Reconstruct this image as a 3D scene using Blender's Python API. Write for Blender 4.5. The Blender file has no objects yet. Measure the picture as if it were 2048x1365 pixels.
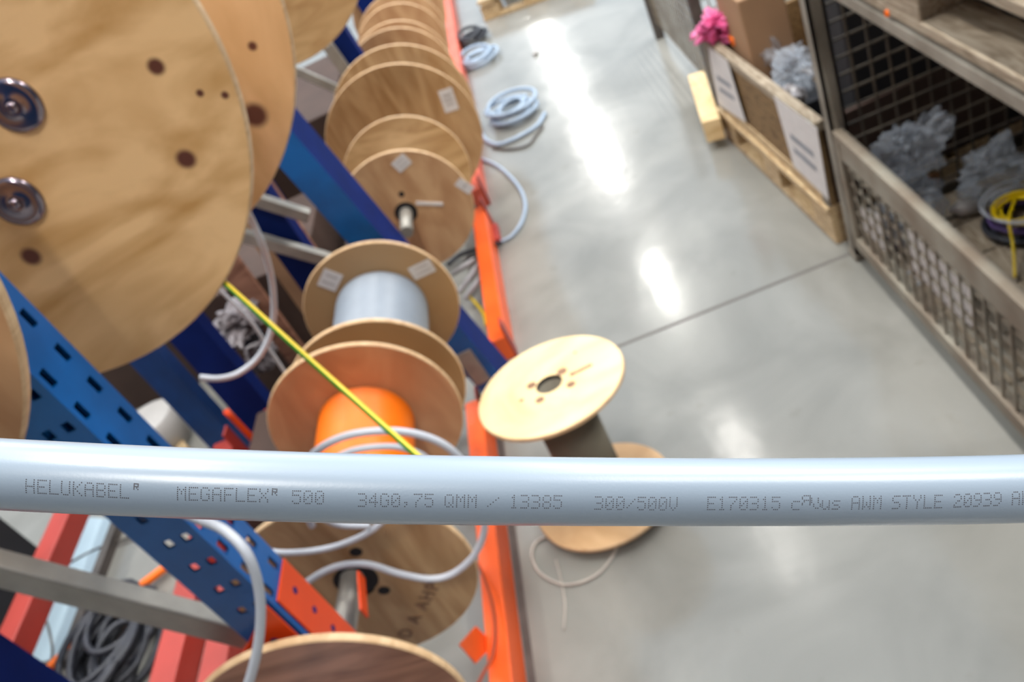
import bpy, bmesh, math, random
from mathutils import Vector, Matrix, noise
random.seed(4)
sc = bpy.context.scene
C = sc.collection

# ------------------------------------------------------------------ camera
F = 1650.0                      # focal length in pixels of a 2048 wide frame
CAM = Vector((0, 0, 1.70))
_a = Vector((815-1024, -523-682, F))
_Y = -(F*F)/(_a[0]*.55+_a[1])
_n = Vector((.55*_Y, _Y, F))
_a.normalize(); _n.normalize(); _r = _n.cross(_a)
RIGHT = Vector((_r[0], _a[0], -_n[0]))
DOWN = Vector((_r[1], _a[1], -_n[1]))
FWD = Vector((_r[2], _a[2], -_n[2]))
cd = bpy.data.cameras.new('camera'); cam = bpy.data.objects.new('camera', cd); C.objects.link(cam)
cam.matrix_world = Matrix((
    (RIGHT.x, -DOWN.x, -FWD.x, CAM.x), (RIGHT.y, -DOWN.y, -FWD.y, CAM.y),
    (RIGHT.z, -DOWN.z, -FWD.z, CAM.z), (0, 0, 0, 1)))
cd.sensor_width = 36; cd.lens = 36*F/2048; cd.clip_start = .01; cd.clip_end = 200
cd.dof.use_dof = True; cd.dof.focus_distance = .174; cd.dof.aperture_fstop = 25
sc.camera = cam

# ------------------------------------------------------------------ light
sc.view_settings.view_transform = 'Standard'; sc.view_settings.look = 'None'
sc.view_settings.exposure = 0; sc.view_settings.gamma = 1
w = bpy.data.worlds.new('hall'); sc.world = w; w.use_nodes = True
bg = w.node_tree.nodes['Background']; bg.inputs[1].default_value = 1.0
_tc = w.node_tree.nodes.new('ShaderNodeTexCoord'); _sx = w.node_tree.nodes.new('ShaderNodeVectorMath'); _sx.operation = 'DOT_PRODUCT'; _sx.inputs[1].default_value = Vector((.25, .60, .76)).normalized(); _cr = w.node_tree.nodes.new('ShaderNodeValToRGB')
w.node_tree.links.new(_tc.outputs['Generated'], _sx.inputs[0]); w.node_tree.links.new(_sx.outputs['Value'], _cr.inputs[0]); w.node_tree.links.new(_cr.outputs[0], bg.inputs[0])
# made-up hall glow: bright ahead and overhead, dim behind to shade the cable
_e = _cr.color_ramp.elements; _e[0].position = 0.0; _e[0].color = (.10, .11, .135, 1); _e[1].position = .85; _e[1].color = (1.02, 1.27, 1.52, 1)
_m = _cr.color_ramp.elements.new(.40); _m.color = (.26, .30, .37, 1)
def ceiling_lamp_or_fill(x, y, lx, ly, watt, z=6.0, col=(1, .96, .9)):
    l = bpy.data.lights.new('ceiling_lamp_or_fill', 'AREA'); l.shape = 'RECTANGLE'; l.size = lx; l.size_y = ly
    l.energy = watt; l.color = col
    o = bpy.data.objects.new('ceiling_lamp_or_fill', l); o.location = (x, y, z); C.objects.link(o)
for yc, ly, wt in ((-2.6, 1.4, 150), (.8, 1.2, 95), (2.6, 1.2, 95), (5.4, .9, 9), (7.0, 1.0, 22), (10.7, 1.3, 58), (15.6, 2.0, 120), (20.2, 1.6, 110), (24, 1.6, 120)):  # first entry, behind the camera, is an added fill light
    ceiling_lamp_or_fill(.42, yc, .16, ly, wt)
for yc in (2.0, 4.5, 8.0):
    ceiling_lamp_or_fill(-2.2, yc, .3, 1.4, 110)  # unseen fill row added to light the racks and aisle from above
for xc in (4.4,):
    for yc in (0, 3, 6, 10):
        ceiling_lamp_or_fill(xc, yc, .4, 1.6, 190)
for yc in (0, 4, 9):
    ceiling_lamp_or_fill(-4.5, yc, .4, 1.6, 70)

# ------------------------------------------------------------------ helpers
def ray(u, v): return RIGHT*(u-1024) + DOWN*(v-682) + FWD*F
def pY(u, v, y): d = ray(u, v); return CAM + d*(y/d.y)
def pX(u, v, x): d = ray(u, v); return CAM + d*(x/d.x)
def pZ(u, v, z=0.0): d = ray(u, v); return CAM + d*((z-CAM.z)/d.z)
def pD(u, v, depth): return CAM + ray(u, v)*(depth/F)

def mk(name):
    m = bpy.data.materials.new(name); m.use_nodes = True
    nt = m.node_tree; return m, nt, nt.nodes['Principled BSDF']
def rgb(r, g, b):                # sRGB 0-255 -> linear
    f = lambda c: (c/255/12.92) if c/255 <= .04045 else ((c/255+.055)/1.055)**2.4
    return (f(r), f(g), f(b), 1)
def paint(name, col, rough=.5, metal=0, var=.15, scale=12, bump=.0, col2=None, coat=0, spec=.5):
    m, nt, b = mk(name); b.inputs['Specular IOR Level'].default_value = spec
    tc = nt.nodes.new('ShaderNodeTexCoord'); nz = nt.nodes.new('ShaderNodeTexNoise'); nz.inputs['Scale'].default_value = scale
    nz.inputs['Detail'].default_value = 5
    nt.links.new(tc.outputs['Object'], nz.inputs['Vector'])
    cr = nt.nodes.new('ShaderNodeValToRGB'); cr.color_ramp.elements[0].position = .35; cr.color_ramp.elements[1].position = .65
    c2 = col2 or tuple(min(1, c*(1+var)) for c in col[:3])+(1,)
    c1 = tuple(c*(1-var) for c in col[:3])+(1,) if not col2 else col
    cr.color_ramp.elements[0].color = c1; cr.color_ramp.elements[1].color = c2
    nt.links.new(nz.outputs['Fac'], cr.inputs['Fac']); nt.links.new(cr.outputs['Color'], b.inputs['Base Color'])
    b.inputs['Roughness'].default_value = rough; b.inputs['Metallic'].default_value = metal
    b.inputs['Coat Weight'].default_value = coat
    if bump:
        bp = nt.nodes.new('ShaderNodeBump'); bp.inputs['Strength'].default_value = bump; bp.inputs['Distance'].default_value = .002
        nt.links.new(nz.outputs['Fac'], bp.inputs['Height']); nt.links.new(bp.outputs['Normal'], b.inputs['Normal'])
    return m
def plywood(name, c_light, c_dark, knots=(), scale=3.0, rot=0.0, dist=3.0, rough=.5, stretch=(1, 1, 4)):
    """veneer grain; knots = [(point in object space, radius)]"""
    m, nt, b = mk(name); N = nt.nodes; L = nt.links
    tc = N.new('ShaderNodeTexCoord'); mp = N.new('ShaderNodeMapping')
    mp.inputs['Rotation'].default_value = (0, rot, 0); mp.inputs['Scale'].default_value = stretch
    L.new(tc.outputs['Object'], mp.inputs['Vector'])
    nz = N.new('ShaderNodeTexNoise'); nz.inputs['Scale'].default_value = scale; nz.inputs['Detail'].default_value = 6
    nz.inputs['Distortion'].default_value = dist; nz.inputs['Roughness'].default_value = .45
    L.new(mp.outputs[0], nz.inputs['Vector'])
    cr = N.new('ShaderNodeValToRGB'); e = cr.color_ramp.elements
    e[0].position = .3; e[0].color = c_dark; e[1].position = .62; e[1].color = c_light
    L.new(nz.outputs['Fac'], cr.inputs['Fac']); out = cr.outputs['Color']
    for p, rad in knots:
        d = N.new('ShaderNodeVectorMath'); d.operation = 'DISTANCE'; L.new(tc.outputs['Object'], d.inputs[0]); d.inputs[1].default_value = p
        mr = N.new('ShaderNodeMapRange'); mr.inputs['From Min'].default_value = rad*1.25; mr.inputs['From Max'].default_value = rad*.7
        L.new(d.outputs['Value'], mr.inputs['Value'])
        mx = N.new('ShaderNodeMix'); mx.data_type = 'RGBA'; L.new(mr.outputs[0], mx.inputs[0]); L.new(out, mx.inputs[6])
        mx.inputs[7].default_value = rgb(98, 52, 38); out = mx.outputs[2]
    L.new(out, b.inputs['Base Color']); b.inputs['Roughness'].default_value = rough
    return m
def plastic_film(name, col, alpha=.45):
    m, nt, b = mk(name); b.inputs['Base Color'].default_value = col; b.inputs['Roughness'].default_value = .12
    b.inputs['Alpha'].default_value = alpha
    tc = nt.nodes.new('ShaderNodeTexCoord'); nz = nt.nodes.new('ShaderNodeTexNoise'); nz.inputs['Scale'].default_value = 35; nz.inputs['Detail'].default_value = 4
    nt.links.new(tc.outputs['Object'], nz.inputs['Vector']); bp = nt.nodes.new('ShaderNodeBump'); bp.inputs['Distance'].default_value = .02
    nt.links.new(nz.outputs['Fac'], bp.inputs['Height']); nt.links.new(bp.outputs[0], b.inputs['Normal']); return m

def concrete():
    m, nt, b = mk('polished_concrete'); N = nt.nodes; L = nt.links
    tc = N.new('ShaderNodeTexCoord')
    n1 = N.new('ShaderNodeTexNoise'); n1.inputs['Scale'].default_value = 2.2; n1.inputs['Detail'].default_value = 8; n1.inputs['Distortion'].default_value = .8
    L.new(tc.outputs['Object'], n1.inputs['Vector'])
    cr = N.new('ShaderNodeValToRGB'); e = cr.color_ramp.elements
    e[0].position = .32; e[0].color = rgb(126, 125, 119); e[1].position = .68; e[1].color = rgb(148, 147, 141)
    L.new(n1.outputs['Fac'], cr.inputs['Fac'])
    n2 = N.new('ShaderNodeTexNoise'); n2.inputs['Scale'].default_value = 9; n2.inputs['Detail'].default_value = 3
    L.new(tc.outputs['Object'], n2.inputs['Vector'])
    cr2 = N.new('ShaderNodeValToRGB'); e = cr2.color_ramp.elements; e[0].position = .66; e[0].color = (1, 1, 1, 1); e[1].position = .78; e[1].color = (.86, .84, .81, 1)
    L.new(n2.outputs['Fac'], cr2.inputs['Fac'])
    mx = N.new('ShaderNodeMix'); mx.data_type = 'RGBA'; mx.blend_type = 'MULTIPLY'; mx.inputs[0].default_value = 1
    L.new(cr.outputs[0], mx.inputs[6]); L.new(cr2.outputs[0], mx.inputs[7]); L.new(mx.outputs[2], b.inputs['Base Color'])
    mr = N.new('ShaderNodeMapRange'); mr.inputs['To Min'].default_value = .10; mr.inputs['To Max'].default_value = .20
    L.new(n1.outputs['Fac'], mr.inputs['Value']); L.new(mr.outputs[0], b.inputs['Roughness'])
    n3 = N.new('ShaderNodeTexNoise'); n3.inputs['Scale'].default_value = 7; n3.inputs['Detail'].default_value = 3
    L.new(tc.outputs['Object'], n3.inputs['Vector'])
    bp = N.new('ShaderNodeBump'); bp.inputs['Strength'].default_value = .3; bp.inputs['Distance'].default_value = .004
    L.new(n3.outputs['Fac'], bp.inputs['Height']); L.new(bp.outputs[0], b.inputs['Normal'])
    b.inputs['Specular IOR Level'].default_value = .5
    return m

M = dict(
    floor=concrete(),
    ply=plywood('plywood', rgb(222, 182, 128), rgb(186, 142, 90), scale=2.6),
    ply_edge=plywood('plywood_edge', rgb(222, 188, 146), rgb(196, 158, 116), scale=9),
    ply_pink=plywood('reddish_plywood', rgb(204, 164, 122), rgb(178, 134, 94), scale=2.0, stretch=(3, 1, 1.2)),
    ply_tan=plywood('tan_plywood', rgb(192, 156, 112), rgb(158, 118, 74), scale=2.2, stretch=(5, 1, 1)),
    ply_grey=plywood('brown_hardboard', rgb(176, 142, 100), rgb(158, 122, 80), scale=2.5, dist=.6, stretch=(1, 1, 1)),
    ply_dark=plywood('dark_plywood', rgb(158, 114, 92), rgb(116, 78, 60), scale=3, stretch=(1, 1, 5)),
    pale=plywood('pale_wood', rgb(236, 208, 158), rgb(212, 178, 124), scale=5, rough=.6),
    pine=plywood('pale_pine', rgb(205, 180, 140), rgb(160, 130, 92), scale=6, stretch=(6, 1, 6)),
    old_wood=plywood('weathered_wood', rgb(168, 154, 134), rgb(120, 104, 84), scale=6, stretch=(6, 1, 6), rough=.8),
    box_wood=plywood('brown_boards', rgb(140, 112, 74), rgb(98, 74, 46), scale=7, stretch=(6, 1, 6), rough=.8),
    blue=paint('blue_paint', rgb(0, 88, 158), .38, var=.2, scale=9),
    navy=paint('deep_blue_and_shade', rgb(6, 32, 96), .65, spec=.15, var=.15, scale=9),  # deep blue posts; doubles as painted shade on the leaning post's side
    blue_dk=paint('dull_blue_paint', rgb(8, 60, 118), .45, var=.2, scale=9), cord=paint('beige_cord', rgb(186, 178, 168), .6),
    orange=paint('orange_paint', rgb(244, 96, 30), .4, var=.08, scale=6),
    orange_dk=paint('red_orange_paint', rgb(226, 70, 16), .42, var=.1, scale=6),
    red=paint('rust_red_paint', rgb(160, 54, 44), .45, var=.12, scale=6),
    galv=paint('galvanised_steel', rgb(160, 156, 148), .45, .35, var=.12, scale=20),
    chrome=paint('shiny_steel', rgb(150, 138, 146), .2, 1, var=.06, scale=20),
    grey_cable=paint('grey_cable', rgb(178, 182, 190), .4, var=.04),
    lt_cable=paint('light_grey_cable', rgb(196, 200, 208), .4, var=.04),
    blue_hose=paint('grey_blue_hose', rgb(158, 176, 196), .35, var=.06),
    wind_grey=paint('grey_winding', rgb(142, 151, 162), .4, var=.05),
    wind_orange=paint('orange_winding', rgb(255, 122, 8), .45, var=.04),
    wind_dark=paint('grey_brown_core', rgb(112, 106, 92), .7, var=.08),
    orange_cable=paint('orange_cable', rgb(255, 118, 24), .4, var=.04),
    brown_cable=paint('red_brown_cable', rgb(160, 62, 24), .45, var=.04),
    yellow=paint('yellow', rgb(222, 190, 0), .35, var=.03), green=paint('green', rgb(48, 128, 22), .35, var=.03),
    violet=paint('violet_cable', rgb(92, 70, 128), .4, var=.05),
    black=paint('black_rubber', rgb(40, 42, 50), .5, var=.3, scale=30),
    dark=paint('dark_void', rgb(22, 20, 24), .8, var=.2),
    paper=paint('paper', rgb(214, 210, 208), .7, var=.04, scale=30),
    print_grey=paint('grey_print', rgb(134, 138, 148), .7), faint_print=paint('faint_print', rgb(188, 182, 180), .7),
    stamp=paint('brown_stamp', rgb(132, 98, 74), .7),
    ink=paint('brown_ink', rgb(64, 56, 58), .6),
    steel_old=paint('worn_grey_steel', rgb(122, 114, 102), .6, .1, scale=7, col2=rgb(156, 150, 138)),
    mesh=paint('rusty_wire', rgb(122, 108, 92), .6, .1, scale=7, col2=rgb(150, 144, 130)),
    wire_shade=paint('shaded_wire', rgb(70, 62, 54), .6, .1, scale=7, col2=rgb(98, 88, 74)),  # darker copy of the cage wire, the interior's dimness put into its colour
    haze=paint('hazy_film', rgb(120, 112, 114), .3, var=.1, scale=8),
    carton=paint('cardboard', rgb(160, 124, 92), .8, var=.08, scale=5),
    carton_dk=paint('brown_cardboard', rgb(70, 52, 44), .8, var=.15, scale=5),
    film=plastic_film('clear_film', (.5, .55, .62, 1), .32),
    film_white=paint('white_film', rgb(150, 146, 148), .25, var=.1, scale=8),
    blue_sheet=paint('pale_blue_sheet', rgb(160, 180, 192), .4, var=.06, scale=3),
    pink=paint('pink_film', rgb(214, 96, 148), .3, var=.3, scale=20),
    white=paint('white_plastic', rgb(188, 184, 180), .4, var=.04),
    joint=paint('dark_joint', rgb(104, 100, 96), .8, var=.1),
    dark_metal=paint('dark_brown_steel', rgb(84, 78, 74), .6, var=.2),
)

class B:
    """collects geometry in world coordinates, then links it as one mesh object"""
    def __init__(s): s.bm = bmesh.new()
    def quad(s, pts, mi=0):
        f = s.bm.faces.new([s.bm.verts.new(p) for p in pts]); f.material_index = mi; return f
    def box(s, x0, x1, y0, y1, z0, z1, mi=0, T=None, bev=0):
        return s.hexa([(x0, y0, z0), (x1, y0, z0), (x1, y1, z0), (x0, y1, z0), (x0, y0, z1), (x1, y0, z1), (x1, y1, z1), (x0, y1, z1)], mi, T, bev)
    def hexa(s, p, mi=0, T=None, bev=0):
        v = [s.bm.verts.new(T @ Vector(q) if T else q) for q in p]; fs = []
        for ix in ((0, 3, 2, 1), (4, 5, 6, 7), (0, 1, 5, 4), (1, 2, 6, 5), (2, 3, 7, 6), (3, 0, 4, 7)):
            f = s.bm.faces.new([v[i] for i in ix]); f.material_index = mi; fs.append(f)
        if bev:
            es = list({e for f in fs for e in f.edges})
            bmesh.ops.bevel(s.bm, geom=es, offset=bev, segments=2, affect='EDGES', profile=.5)
        return s
    def beam(s, a, b, wd, ht, up=Vector((0, 0, 1)), mi=0, bev=0):
        a, b = Vector(a), Vector(b); d = (b-a).normalized(); sd = d.cross(up).normalized()*wd/2; u = sd.cross(d).normalized()*ht/2
        return s.hexa([a-sd-u, a+sd-u, b+sd-u, b-sd-u, a-sd+u, a+sd+u, b+sd+u, b-sd+u], mi, None, bev)
    def tube(s, pts, r, n=12, mi=0, closed=False, smooth=True, stripe=None, twist=0):
        pts = [Vector(p) for p in pts]; rings = []; prev = None; L = len(pts)
        for i, p in enumerate(pts):
            t = (pts[(i+1) % L]-pts[i-1]) if closed else (pts[min(i+1, L-1)]-pts[max(i-1, 0)])
            t = t.normalized()
            if prev is None:
                prev = t.orthogonal().normalized()
            prev = (prev-t*prev.dot(t)).normalized(); bn = t.cross(prev)
            rr = r(i/(L-1)) if callable(r) else r
            rings.append([s.bm.verts.new(p+(prev*math.cos(k*math.tau/n+twist*i)+bn*math.sin(k*math.tau/n+twist*i))*rr) for k in range(n)])
        for i in range(L if closed else L-1):
            A, Bq = rings[i], rings[(i+1) % L]
            for k in range(n):
                f = s.bm.faces.new((A[k], A[(k+1) % n], Bq[(k+1) % n], Bq[k])); f.smooth = smooth
                f.material_index = stripe(k) if stripe else mi
        if not closed:
            for q in (rings[0][::-1], rings[-1]):
                f = s.bm.faces.new(q); f.material_index = mi
        return s
    def lathe(s, prof, c, ax=Vector((0, 1, 0)), n=96, closed=True, smooth=False):
        """prof: list of (axial, radius, material index of the following face)"""
        ax = Vector(ax).normalized(); c = Vector(c)
        e1 = ax.cross(Vector((0, 0, 1)) if abs(ax.z) < .9 else Vector((1, 0, 0))).normalized(); e2 = ax.cross(e1)
        R = [[s.bm.verts.new(c+ax*a+(e1*math.cos(k*math.tau/n)+e2*math.sin(k*math.tau/n))*r) for k in range(n)] for a, r, *_ in prof]
        m = len(prof)
        for i in range(m if closed else m-1):
            for k in range(n):
                f = s.bm.faces.new((R[i][k], R[i][(k+1) % n], R[(i+1) % m][(k+1) % n], R[(i+1) % m][k]))
                f.material_index = prof[i][2] if len(prof[i]) > 2 else 0; f.smooth = smooth or (len(prof[i]) > 3)
        return s
    def done(s, name, mats, parent=None, loc=None, **kw):
        if not isinstance(mats, (list, tuple)): mats = [mats]
        bmesh.ops.recalc_face_normals(s.bm, faces=s.bm.faces)
        vs = s.bm.verts
        if parent is not None: o0 = parent_world(parent)
        elif loc is not None: o0 = Vector(loc)
        else:
            xs = [v.co.x for v in vs]; ys = [v.co.y for v in vs]; zs = [v.co.z for v in vs]
            o0 = Vector(((min(xs)+max(xs))/2, (min(ys)+max(ys))/2, min(zs)))
        for v in vs: v.co -= o0
        me = bpy.data.meshes.new(name); s.bm.to_mesh(me); s.bm.free()
        for q in mats: me.materials.append(q)
        o = bpy.data.objects.new(name, me); C.objects.link(o)
        if parent is not None: o.parent = parent
        else: o.location = o0
        for k, v in kw.items(): o[k] = v
        return o
def parent_world(p):
    v = Vector(p.location)
    while p.parent: p = p.parent; v += Vector(p.location)
    return v
def thing(name, loc, label, cat, group=None):
    o = bpy.data.objects.new(name, None); o.empty_display_size = .05; C.objects.link(o); o.location = loc
    o['label'] = label; o['category'] = cat
    if group: o['group'] = group
    return o
def tag(o, label, cat, group=None):
    o['label'] = label; o['category'] = cat
    if group: o['group'] = group
    return o
def spline(pts, n=8, closed=False):
    P = [Vector(p) for p in pts]; L = len(P); out = []
    rng = range(L) if closed else range(L-1)
    for i in rng:
        p1 = P[i]; p2 = P[(i+1) % L]
        p0 = P[i-1] if (closed or i) else p1*2-p2
        p3 = P[(i+2) % L] if (closed or i < L-2) else p2*2-p1
        for k in range(n):
            t = k/n
            out.append(.5*((2*p1)+(p2-p0)*t+(2*p0-5*p1+4*p2-p3)*t*t+(3*p1-p0-3*p2+p3)*t**3))
    if not closed: out.append(P[-1])
    return out

# ------------------------------------------------------------------ setting
b = B(); b.quad([(-7, -4, 0), (7, -4, 0), (7, 30, 0), (-7, 30, 0)])
o = b.done('floor', M['floor'], loc=(0, 0, 0), kind='structure', label='polished grey concrete floor of the aisle')
b = B(); b.box(-6, 6, 2.118, 2.130, -.002, .0012); b.done('trim_1', M['joint'], kind='structure', label='dark joint across the concrete floor')
b = B(); b.box(-.573, -.553, -1, 1.95, -.002, .0012); b.done('shadow_strip', M['dark_metal'], kind='structure', label='painted shadow strip along the foot of the near floor beam')  # dark strip paints the shadow band beside the beam

# ------------------------------------------------------------------ cable reels
def flange(name, parent, x, y, z, R, rh, mats, th=.012, ax=(0, 1, 0), out=-1, holes=(), **kw):
    """disc with a pale edge and a round bore; its outer face towards out along ax"""
    bv = .002
    prof = [(0, rh, 0), (0, R-bv, 1), (bv, R, 1), (th-bv, R, 1), (th, R-bv, 0), (th, rh, 2)]
    b = B(); b.lathe(prof, (x, y, z), ax)
    return b.done(name, mats, parent, **kw)
def winding(parent, x, z, y0, y1, r, pitch, mat, label=None, ax=(0, 1, 0), c=None):
    n = max(4, int(abs(y1-y0)/pitch)); prof = []
    for i in range(n):
        for k in range(4):
            t = (k+.5)/4
            prof.append(((i+t)*abs(y1-y0)/n, r-pitch*.5+math.sin(t*math.pi)*pitch*.5, 0, 1))
    b = B(); b.lathe(prof, c or (x, y0, z), ax, n=72, closed=False)
    kw = {'label': label} if label else {}
    return b.done('cable_winding', mat, parent, **kw)
def label_on(parent, u, v, y, w_, h_, ang, lines=2, name='paper_label'):
    """paper label stuck on a flange face lying in the plane y; u, v is its centre seen from the camera"""
    c = pY(u, v, y); ca, sa = math.cos(ang), math.sin(ang)
    ex = Vector((ca, 0, sa)); ez = Vector((-sa, 0, ca)); e = Vector((0, -1, 0))
    b = B(); q = [c-ex*w_/2-ez*h_/2, c+ex*w_/2-ez*h_/2, c+ex*w_/2+ez*h_/2, c-ex*w_/2+ez*h_/2]
    b.hexa([p-e*.0002 for p in q]+[p+e*.001 for p in q])
    for i in range(lines):
        cc = c+ez*(h_*(.22-.4*i/max(1, lines-1) if lines > 1 else 0))+e*.0013
        l = w_*(.36 if i % 2 else .3); t = h_*.06
        b.quad([cc-ex*l-ez*t, cc+ex*l-ez*t, cc+ex*l+ez*t, cc-ex*l+ez*t], 1)
    return b.done(name, [M['paper'], M['faint_print']], parent)

def reel(x, z, yf, yb, Rf, Rb, label, mf, mb, core_r=.06, wind=None, bore=.022, th=.012, group='cable reels hung in the rack', edge=None):
    t = thing('cable_reel', (x, yf, z), label, 'cable reel', group)
    e = edge or M['ply_edge']
    flange('flange', t, x, yf, z, Rf, bore, [mf, e, M['dark']], th)
    flange('flange', t, x, yb, z, Rb, bore, [mb, e, M['dark']], th)
    b = B(); b.lathe([(0, core_r, 0, 1), (yb-yf-th, core_r, 0), (yb-yf-th, bore, 0, 1), (0, bore, 0)], (x, yf+th, z), n=64)
    b.done('core', M['carton'], t)
    if wind: winding(t, x, z, yf+th+.001, yb-.001, wind[0], wind[1], wind[2])
    return t

# big upper reel, its wood with knots where the photo has them
bigc = Vector((-.60, .85, 1.604))
kn = [(tuple(pY(u, v, .85)-bigc), r) for u, v, r in ((312, 133, .0085), (372, 318, .0105), (62, 513, .011), (400, 186, .004), (450, 190, .004))]
kb = [(tuple(pY(510, 230, 1.13)-bigc), .017), (tuple(pY(505, 92, 1.13)-bigc), .006)]
m_big = plywood('birch_plywood', rgb(250, 206, 148), rgb(204, 154, 90), kn, scale=2.6, rot=.5, dist=2.8, stretch=(1, 1, 3.2))
m_big2 = plywood('birch_plywood_back', rgb(244, 198, 146), rgb(204, 156, 100), kb, scale=2.2, rot=-.3, dist=2.2, stretch=(2.4, 1, 1))
big = reel(bigc.x, bigc.z, .85, 1.13, .322, .338, 'largest upper plywood cable reel with dark knots and two steel washers', m_big, m_big2, .12, (.17, .008, M['grey_cable']), .04, .015)
for u, v in ((30, 210), (35, 402)):
    c = pY(u, v, .85)
    b = B(); b.lathe([(-.001, .001, 0, 1), (-.007, .006, 0, 1), (-.007, .0105, 0, 1), (-.0035, .014, 0, 1), (-.006, .021, 0, 1), (-.0045, .027, 0, 1), (.0, .028, 0, 1)], c, n=48, closed=False)
    b.lathe([(-.011, .0002, 0, 1), (-.0115, .004, 0, 1), (-.009, .0062, 0, 1), (-.004, .0065, 0, 1)], c, n=24, closed=False)
    b.done('bolt_washer', M['chrome'], big)

reel(-.645, 1.64, .34, .50, .265, .272, 'upper plywood reel at the left edge of the photo, only its rim showing', M['ply_pink'], M['ply_pink'], .08, (.12, .008, M['grey_cable']), .03)
reel(-.61, 1.48, 2.42, 2.62, .325, .325, 'upper plywood reel behind the largest one, second along the top level', M['ply'], M['ply'], .1, (.14, .008, M['grey_cable']), .035)
nearest = reel(-.572, .81, .42, .60, .176, .180, 'nearest low reel with a reddish face at the bottom edge of the photo', M['ply_pink'], M['ply_dark'], .05, (.085, .006, M['grey_cable']))

# orange-wound reel
XO, ZO = -.647, .655
orr = reel(XO, ZO, .95, 1.385, .216, .213, 'low reel wound with bright orange cable, in front of the grey one', M['ply_tan'], M['ply_pink'], .06, (.105, .0075, M['wind_orange']), .032)
for u, v, r in ((712, 1104, .011), (768, 1181, .011)):
    c = pY(u, v, .95); b = B(); b.lathe([(-.001, .0001, 0), (-.001, r, 0), (.0, r, 0)], c, n=20, closed=False); b.done('bolt_hole', M['dark'], orr)
c = pY(712, 1160, .95); b = B(); b.lathe([(-.0008, .018, 0), (-.0008, .040, 0), (0, .040, 0)], c, n=32, closed=False); b.done('hub_opening', M['dark'], orr)
def stamp_text(txt, c, size, ang, parent, mat, y):
    cu = bpy.data.curves.new('stamp', 'FONT'); cu.body = txt; cu.size = size; cu.align_x = 'CENTER'; cu.align_y = 'CENTER'; cu.space_character = 1.25; cu.offset = size*.02
    tmp = bpy.data.objects.new('tmp', cu); C.objects.link(tmp)
    me = bpy.data.meshes.new_from_object(tmp); bpy.data.objects.remove(tmp)
    R = Matrix.Rotation(ang, 4, 'Y') @ Matrix.Rotation(math.pi/2, 4, 'X')
    o0 = parent_world(parent)
    for v in me.vertices: v.co = R @ v.co + Vector(c)+Vector((0, -.0012, 0)) - o0
    me.materials.clear(); me.materials.append(mat)
    o = bpy.data.objects.new('stamped_text', me); C.objects.link(o); o.parent = parent
    return o
stamp_text('D A AHP', pY(838, 1222, .95), .036, -.75, orr, M['stamp'], .95)
# axle through it with its cradle
a0 = pY(712, 1150, .95); 
b = B(); b.tube([(a0.x-.022, .80, a0.z), (a0.x-.008, .93, a0.z), (XO, 1.43, ZO)], .021, 24); b.done('reel_axle', M['galv'], orr, label='galvanised axle tube')

# grey-wound reel
gy = reel(-.632, .636, 1.50, 1.845, .2035, .206, 'low reel wound with light grey cable, two paper labels on its far flange', M['ply_grey'], M['ply_grey'], .06, (.122, .006, M['wind_grey']))
label_on(gy, 660, 560, 1.844, .050, .055, -.9); label_on(gy, 844, 539, 1.844, .062, .040, .03)
# reel beyond the leaning upright
r3 = reel(-.556, .634, 2.34, 2.60, .209, .215, 'film-wrapped plywood reel with a painted glint beyond the leaning upright', M['ply_pink'], M['ply'], .06, (.1, .006, M['grey_cable']), .03)
label_on(r3, 803, 326, 2.339, .050, .040, .3); label_on(r3, 929, 372, 2.339, .030, .055, .5, 1)
b = B(); c = pY(812, 425, 2.34); b.lathe([(-.0008, .018, 0), (-.0008, .036, 0), (0, .036, 0)], c, n=32, closed=False); b.done('hub_opening', M['dark'], r3)
c = pY(803, 388, 2.34); b = B(); b.lathe([(-.001, .0001, 0), (-.001, .009, 0), (.0, .009, 0)], c, n=20, closed=False); b.done('bolt_hole', M['dark'], r3)
c = pY(812, 425, 2.34); b = B(); b.tube([(c.x, 2.22, c.z-.005), (c.x, 2.33, c.z), (-.556, 2.66, .634)], .02, 20); b.done('reel_axle', M['galv'], r3)
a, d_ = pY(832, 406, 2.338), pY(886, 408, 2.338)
b = B(); b.beam(a, d_, .004, .010, Vector((0, 0, 1))); b.done('film_glint', M['paper'], r3, label='painted white reflection on the wrapping film')  # white strip paints a light reflection on the film
# larger reel
r4 = reel(-.570, .630, 2.93, 3.19, .290, .280, 'larger low plywood reel with a paper label, behind the film-wrapped reel', M['ply_tan'], M['ply_tan'], .09, (.14, .006, M['grey_cable']), .03)
label_on(r4, 897, 200, 2.929, .052, .085, -.12, 3)
reel(-.562, .665, 3.45, 3.62, .235, .218, 'pale low reel directly behind the larger labelled reel', M['ply_pink'], M['ply_pink'], .06, (.1, .006, M['grey_cable']))
reel(-.565, .66, 3.95, 4.15, .213, .213, 'pale low reel second behind the larger labelled reel', M['ply_pink'], M['ply_pink'], .06, (.1, .006, M['grey_cable']))
reel(-.58, .68, 4.49, 4.75, .24, .24, 'farthest low reel at the top edge of the photo', M['ply_pink'], M['ply_pink'], .06, (.1, .006, M['grey_cable']))

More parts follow.
